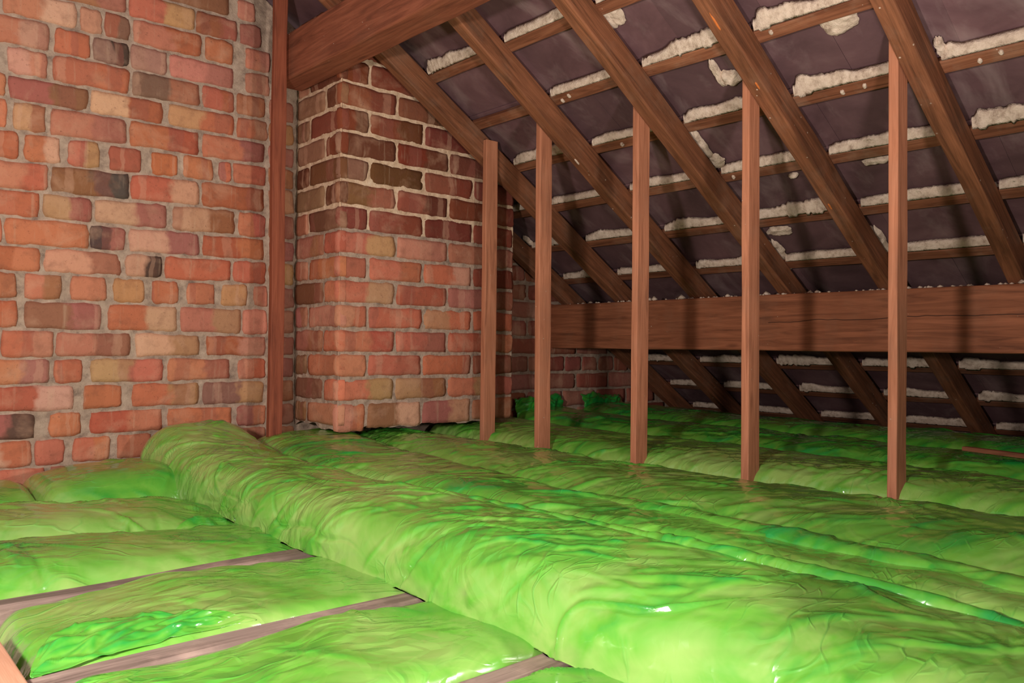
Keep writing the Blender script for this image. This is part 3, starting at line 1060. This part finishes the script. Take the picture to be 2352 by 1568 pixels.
def creases(A, B, n, fans, rng, rot, amp, size=(0.05, 0.30)):
    """sharp tent-shaped creases of a plastic film in the unrolled plane (A, B); returns height and how far the film stands off the wool"""
    h = np.zeros(A.shape)
    l = np.zeros(A.shape)
    a0, a1, b0, b1 = A.min(), A.max(), B.min(), B.max()
    da = (a1 - a0) / A.shape[0]
    db = (b1 - b0) / A.shape[1]
    segs = []
    for i in range(n):
        L = rng.uniform(*size) * rng.uniform(0.4, 1)
        segs.append((rng.uniform(a0, a1), rng.uniform(b0, b1), rot + rng.normal() * 0.32, L, rng.uniform(0.004, 0.013), amp * rng.uniform(0.3, 1.0) * (1 if rng.rand() < 0.62 else -0.8)))
    for i in range(fans):
        ca, cb = rng.uniform(a0, a1), rng.uniform(b0, b1)
        t0 = rng.uniform(0, 6.28)
        for k in range(rng.randint(4, 8)):
            t = t0 + rng.normal() * 0.9
            L = rng.uniform(0.04, 0.14)
            segs.append((ca + math.cos(t) * L / 2, cb + math.sin(t) * L / 2, t, L, rng.uniform(0.004, 0.009), amp * rng.uniform(0.5, 1.1) * (1 if rng.rand() < 0.6 else -0.8)))
    for (ca, cb, t, L, w, am) in segs:
        R = L / 2 + 0.02
        i0, i1 = int((ca - R - a0) / da), int((ca + R - a0) / da) + 2
        j0, j1 = int((cb - R - b0) / db), int((cb + R - b0) / db) + 2
        i0, j0 = max(i0, 0), max(j0, 0)
        if i1 <= i0 or j1 <= j0 or i0 >= A.shape[0] or j0 >= A.shape[1]:
            continue
        x, y = A[i0:i1, j0:j1] - ca, B[i0:i1, j0:j1] - cb
        u = x * math.cos(t) + y * math.sin(t)
        v = -x * math.sin(t) + y * math.cos(t)
        v = v + 0.12 * u * u / L * (1 if am > 0 else -1) * 2
        wu = np.clip(1 - (2 * u / L) ** 2, 0, 1)
        ww = w * (0.4 + 0.6 * wu)
        side = np.where(v > 0, v / (ww * 2.6), -v / ww)
        tent = np.clip(1 - side, 0, 1) * wu
        h[i0:i1, j0:j1] += am * tent
        if am > 0:
            l[i0:i1, j0:j1] = np.maximum(l[i0:i1, j0:j1], tent * min(1.0, am / amp * 1.2))
        else:
            l[i0:i1, j0:j1] = np.maximum(l[i0:i1, j0:j1], tent * 0.45)
    return h, l


def slab(name, label, axis, a0, a1, e0, e1, zb, zt_, seed, expo=3.6, lump=0.008, fold=0.0014, crease=0.0042, facet=None, ncr=None, fans=None, rot=-0.8, end0=0.06, end1=0.06,
         group=None, dust=1.0, step=0.0055, nt=150, tuck=0.35, lift0=0.0, parent=None, mat=None):
    """a film-wrapped length of insulation along world axis 'X' or 'Y' between a0..a1, from edge e0 to edge e1 (lists of control points allowed)"""
    ns = int((a1 - a0) / step)
    rng = np.random.RandomState(int(seed * 10))
    s = np.linspace(a0, a1, ns)
    E0, E1, ZT = interp(e0, s), interp(e1, s), interp(zt_, s)
    ZB = interp(zb, s)
    mid, hw, H = (E0 + E1) / 2, (E1 - E0) / 2, ZT - ZB
    f0 = np.clip((s - a0) / end0, 0, 1)
    f1 = np.clip((a1 - s) / end1, 0, 1)
    fe = np.minimum((1 - (1 - f0) ** 2.4) ** 0.42, (1 - (1 - f1) ** 2.4) ** 0.42)
    fe = np.clip(fe, 0.02, 1)
    fw = 0.6 + 0.4 * fe
    th = np.linspace(-tuck, math.pi + tuck, nt)
    # even spacing along the outline
    for _ in range(3):
        c, sn = np.cos(th), np.sin(th)
        px = np.sign(c) * np.abs(c) ** (2 / expo)
        pz = np.sign(sn) * np.abs(sn) ** (2 / expo)
        hw_, H_ = float(hw.mean()), float(H.mean())
        dl = np.hypot(np.diff(px) * hw_, np.diff(pz) * H_)
        cl = np.concatenate([[0], np.cumsum(dl)])
        th = np.interp(np.linspace(0, cl[-1], nt), cl, th)
    c, sn = np.cos(th), np.sin(th)
    px = np.sign(c) * np.abs(c) ** (2 / expo)
    pz = np.sign(sn) * np.abs(sn) ** (2 / expo)
    barc = np.linspace(-cl[-1] / 2, cl[-1] / 2, nt)
    A = np.repeat(s[:, None], nt, 1)
    Bu = np.repeat(barc[None, :], ns, 0)
    Bx = mid[:, None] + (hw * fw)[:, None] * (-px)[None, :]
    Z = ZB[:, None] + (H * fe)[:, None] * np.maximum(pz, -0.25)[None, :]
    P = np.dstack([A, Bx, Z]) if axis == 'X' else np.dstack([Bx, A, Z])

    def normals(P):
        n = np.cross(np.gradient(P, axis=0), np.gradient(P, axis=1))
        n = n / (np.linalg.norm(n, axis=2)[..., None] + 1e-9)
        return -n if n[ns // 2, nt // 2, 2] < 0 else n
    N = normals(P)
    side = np.clip(1 - np.abs(N[..., 2]), 0, 1)
    off = np.array([seed * 3.7, seed * 1.3, seed * 0.7])
    area = (a1 - a0) * cl[-1]
    ncr = int(area * 170) if ncr is None else ncr
    fans = int(area * 14) if fans is None else fans
    U = np.dstack([A, Bu, np.full(A.shape, seed)])
    wa, wb = 0.05 * fbm(U * 4, 2), 0.05 * fbm(U * 4 + 40, 2)
    hc, lc = creases(A + wa, Bu + wb, ncr, fans, rng, rot, crease)
    hb, lb = creases(A + wa * 2, Bu + wb * 2, max(2, int(ncr * 0.10)), 0, rng, rot, crease * 1.8, (0.3, 0.7))
    ca, sa = math.cos(rot), math.sin(rot)
    xa = (A + wa) * ca + (Bu + wb) * sa
    xb = -(A + wa) * sa + (Bu + wb) * ca
    n1 = pn(np.dstack([xa * 3, xb * 13, np.full(A.shape, seed * 2.1)]))
    n2 = pn(np.dstack([xa * 5, xb * 30, np.full(A.shape, seed * 2.1 + 7)]))
    m1 = np.clip(0.5 + 1.6 * pn(P * 3.1 + off + 2), 0, 1)
    d = lump * fbm(P * 4.5 + off, 2) + fold * (n1 * (0.5 + m1) + 0.25 * n2 * m1) + hc + hb
    fh = np.zeros(A.shape)
    for k in range(13):
        ang = rot + rng.normal() * 0.75
        per = 0.022 * (7.0 ** rng.rand())
        ph = (A * math.cos(ang + math.pi / 2) + Bu * math.sin(ang + math.pi / 2)) / per + 0.9 * fbm(U * rng.uniform(3, 6) + k * 11, 2)
        tri = np.abs(2 * (ph - np.floor(ph + 0.5)))
        mk = np.clip(0.05 + 2.6 * pn(U * 5.5 + 50 + k * 7), 0, 1)
        fh += mk * (tri - 0.4) * per * 0.055 * rng.uniform(0.6, 1.3)
    fh *= facet if facet is not None else (0.38 if axis == 'X' else 0.6)
    d = d + fh
    P = P + N * d[..., None]
    P[..., 2] = np.maximum(P[..., 2], 0.004 if axis == 'X' else JOIST_TOP + 0.001)
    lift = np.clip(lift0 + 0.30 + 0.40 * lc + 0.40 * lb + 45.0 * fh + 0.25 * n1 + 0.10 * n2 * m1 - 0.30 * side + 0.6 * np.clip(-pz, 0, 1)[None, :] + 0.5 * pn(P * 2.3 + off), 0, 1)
    du = dust * np.clip(N[..., 2] * 1.5 - 0.55, 0, 1)
    loc = (a0, float(mid[0]), float(ZB[0])) if axis == 'X' else (float(mid[0]), a0, float(ZB[0]))
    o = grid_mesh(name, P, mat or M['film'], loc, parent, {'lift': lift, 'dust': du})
    if parent is None:
        tag(o, label, 'insulation', group)
    return o


def film_sheet(name, corners, nu, nv, arch, seed, parent, amp=0.006, lift0=0.9, edge=0.0, round_=False):
    """a loose tongue of film: bilinear patch (c00, c10, c11, c01) lifted by arch in the middle"""
    c00, c10, c11, c01 = [np.array(c, float) for c in corners]
    u, v = np.meshgrid(np.linspace(0, 1, nu), np.linspace(0, 1, nv), indexing='ij')
    if round_:
        v = v * np.clip(np.sin(np.clip(u, 0.0, 1) * math.pi) ** 0.6 + 0.25 * pn(np.dstack([u * 6, u * 0, u * 0 + seed])), 0.03, 1.2)
    P = ((1 - u) * (1 - v))[..., None] * c00 + (u * (1 - v))[..., None] * c10 + (u * v)[..., None] * c11 + ((1 - u) * v)[..., None] * c01
    n = np.cross(c10 - c00, c01 - c00)
    n = n / np.linalg.norm(n)
    if n[2] < 0:
        n = -n
    L1, L2 = np.linalg.norm(c10 - c00), np.linalg.norm(c01 - c00)
    rng = np.random.RandomState(int(seed * 10))
    h, l = creases(u * L1, v * L2, int(L1 * L2 * 2400) + 14, 5, rng, 0.4, amp, (0.05, 0.2))
    q = np.dstack([u * L1 * 14, v * L2 * 14, np.full(u.shape, seed)])
    d = arch * np.sin(u * math.pi) ** 0.7 * np.sin(np.clip(v * 0.9 + 0.1, 0, 1) * math.pi) ** 0.7 + h + amp * 0.8 * fbm(q, 2)
    P = P + n * d[..., None]
    if edge:
        w = edge * fbm(np.dstack([u * 5, v * 0, np.full(u.shape, seed + 3)]), 3) * v
        P = P + (c01 - c00) / L2 * w[..., None]
    o = grid_mesh(name, P, M['film'], None, parent, {'lift': np.clip(lift0 + 0.5 * l - 0.2, 0, 1), 'dust': np.zeros(u.shape)})
    md = o.modifiers.new('thickness', 'SOLIDIFY')
    md.thickness = 0.0012
    return o


GL = 'green slabs laid between the joists'
GT = 'green rolls laid across the joists'
JT = JOIST_TOP
# between the joists, along X
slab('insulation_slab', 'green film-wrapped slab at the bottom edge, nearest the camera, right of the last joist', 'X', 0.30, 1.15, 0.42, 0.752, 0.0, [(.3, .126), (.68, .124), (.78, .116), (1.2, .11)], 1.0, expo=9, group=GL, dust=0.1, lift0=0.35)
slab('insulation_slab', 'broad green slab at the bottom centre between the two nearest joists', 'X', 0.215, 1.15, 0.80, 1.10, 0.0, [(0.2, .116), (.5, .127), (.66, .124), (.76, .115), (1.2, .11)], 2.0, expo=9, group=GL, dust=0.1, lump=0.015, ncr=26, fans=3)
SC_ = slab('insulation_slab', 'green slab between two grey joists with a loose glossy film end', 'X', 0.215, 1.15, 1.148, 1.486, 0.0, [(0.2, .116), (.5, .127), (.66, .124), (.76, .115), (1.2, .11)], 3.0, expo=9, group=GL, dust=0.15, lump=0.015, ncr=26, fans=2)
LF = film_sheet('loose_film_end', [(0.222, 1.150, 0.112), (0.52, 1.158, 0.117), (0.50, 1.20, 0.133), (0.222, 1.29, 0.132)], 110, 60, 0.008, 3.3, SC_, 0.0035, 0.6, round_=True)
tag(LF, 'loose glossy emerald film end')
slab('insulation_slab', 'green slab with a bright yellowish front side, behind the farthest grey joist', 'X', -0.4, 1.15, 1.535, 1.875, 0.0, [(-.4, .168), (.1, .164), (.45, .142), (.7, .120), (.78, .113), (1.2, .11)], 4.0, expo=4, group=GL, dust=1.0)
slab('insulation_slab', 'green slab with white glints on its crumpled front edge, second from the brick wall', 'X', -0.4, 1.1, 1.855, 2.225, 0.0, [(-.4, .17), (.3, .168), (.62, .145), (.78, .12), (1.2, .115)], 5.0, expo=3.6, group=GL, dust=0.5, crease=0.006, fans=16)
slab('insulation_slab', 'smooth darker green slab lying along the foot of the brick wall', 'X', 0.435, 1.0, 2.205, 2.605, 0.0, [(.4, .16), (.58, .192), (.75, .195), (1.2, .17)], 6.0, group=GL, dust=0.4, ncr=20, fans=1, lift0=0.0)
slab('insulation_slab', 'end of a low green slab at the left picture edge, touching the brick wall', 'X', -0.4, 0.47, 2.23, 2.608, 0.0, [(-.4, .165), (.47, .165)], 7.0, group=GL, dust=0.4, ncr=20, fans=1, lift0=0.1)
# across the joists, along Y
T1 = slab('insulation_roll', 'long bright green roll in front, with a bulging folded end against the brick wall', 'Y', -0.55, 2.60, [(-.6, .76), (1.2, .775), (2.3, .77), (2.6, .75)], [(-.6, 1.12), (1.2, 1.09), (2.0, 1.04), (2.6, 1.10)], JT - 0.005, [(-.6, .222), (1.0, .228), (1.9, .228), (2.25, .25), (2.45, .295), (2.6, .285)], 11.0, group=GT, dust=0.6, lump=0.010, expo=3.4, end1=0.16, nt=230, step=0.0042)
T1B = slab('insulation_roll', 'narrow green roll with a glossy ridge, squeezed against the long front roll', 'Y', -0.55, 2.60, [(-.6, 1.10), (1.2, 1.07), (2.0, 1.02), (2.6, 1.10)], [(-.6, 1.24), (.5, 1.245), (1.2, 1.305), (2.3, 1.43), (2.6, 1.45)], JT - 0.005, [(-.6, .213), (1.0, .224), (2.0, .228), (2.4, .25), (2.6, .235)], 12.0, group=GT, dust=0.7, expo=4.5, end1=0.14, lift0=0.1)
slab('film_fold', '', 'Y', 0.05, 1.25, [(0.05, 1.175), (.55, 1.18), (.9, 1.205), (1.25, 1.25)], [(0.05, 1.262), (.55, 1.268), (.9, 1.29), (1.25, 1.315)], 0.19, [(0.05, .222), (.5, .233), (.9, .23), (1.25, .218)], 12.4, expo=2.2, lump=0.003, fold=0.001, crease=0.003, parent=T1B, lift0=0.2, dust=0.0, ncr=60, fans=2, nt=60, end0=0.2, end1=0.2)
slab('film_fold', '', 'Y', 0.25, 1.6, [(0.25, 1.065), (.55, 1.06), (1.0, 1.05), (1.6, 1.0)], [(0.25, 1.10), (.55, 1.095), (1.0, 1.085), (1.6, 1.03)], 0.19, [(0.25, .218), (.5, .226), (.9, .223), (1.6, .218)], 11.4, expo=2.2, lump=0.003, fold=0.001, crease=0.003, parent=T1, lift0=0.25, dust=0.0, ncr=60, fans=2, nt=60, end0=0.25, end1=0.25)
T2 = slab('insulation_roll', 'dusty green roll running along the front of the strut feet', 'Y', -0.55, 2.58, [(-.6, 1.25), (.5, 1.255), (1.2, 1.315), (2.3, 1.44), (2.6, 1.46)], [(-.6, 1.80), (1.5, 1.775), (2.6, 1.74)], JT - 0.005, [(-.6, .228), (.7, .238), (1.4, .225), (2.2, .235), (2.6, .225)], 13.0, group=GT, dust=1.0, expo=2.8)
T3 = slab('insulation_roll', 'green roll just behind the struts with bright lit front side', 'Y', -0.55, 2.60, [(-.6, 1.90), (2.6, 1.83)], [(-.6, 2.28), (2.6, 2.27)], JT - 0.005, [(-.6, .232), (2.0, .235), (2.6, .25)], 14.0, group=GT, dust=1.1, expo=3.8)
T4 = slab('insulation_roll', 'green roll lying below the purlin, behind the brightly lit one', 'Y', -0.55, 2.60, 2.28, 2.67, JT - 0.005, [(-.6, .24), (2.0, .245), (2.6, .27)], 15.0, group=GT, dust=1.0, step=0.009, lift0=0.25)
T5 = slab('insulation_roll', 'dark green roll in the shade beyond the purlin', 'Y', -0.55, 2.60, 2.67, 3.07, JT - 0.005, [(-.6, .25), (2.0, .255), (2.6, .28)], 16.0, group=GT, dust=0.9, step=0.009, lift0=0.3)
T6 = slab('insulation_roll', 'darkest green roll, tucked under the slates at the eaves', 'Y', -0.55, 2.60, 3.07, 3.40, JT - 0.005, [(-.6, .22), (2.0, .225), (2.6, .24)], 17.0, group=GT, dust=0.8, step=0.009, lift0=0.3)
# ends of the wrapping standing up against the bricks
film_sheet('film_end', [(2.10, 2.56, 0.20), (2.24, 2.58, 0.20), (2.22, 2.61, 0.29), (2.06, 2.60, 0.36)], 50, 50, 0.02, 5.1, T3, 0.007, 0.9, 0.02)
film_sheet('film_end', [(2.30, 2.55, 0.22), (2.60, 2.56, 0.22), (2.60, 2.60, 0.31), (2.32, 2.60, 0.31)], 70, 40, 0.03, 5.7, T4, 0.007, 0.8, 0.03)
film_sheet('film_end', [(2.72, 2.55, 0.23), (3.02, 2.56, 0.23), (3.02, 2.60, 0.31), (2.74, 2.60, 0.31)], 70, 40, 0.03, 6.3, T5, 0.007, 0.8, 0.03)

# thin lath lying on the rolls at the right picture edge
p, q = at_z(2215, 1030, 0.262), at_z(2400, 1053, 0.262)
o = timber('lath', p, p + (q - p) * 1.6, (0, 0, 1), 0.012, 0.022, M['batten'], wob=0.001, ch=0.002)
tag(o, 'thin brown lath lying on the green rolls at the right picture edge', 'lath')

for o in bpy.data.objects:
    if '_base' in o:
        del o['_base']
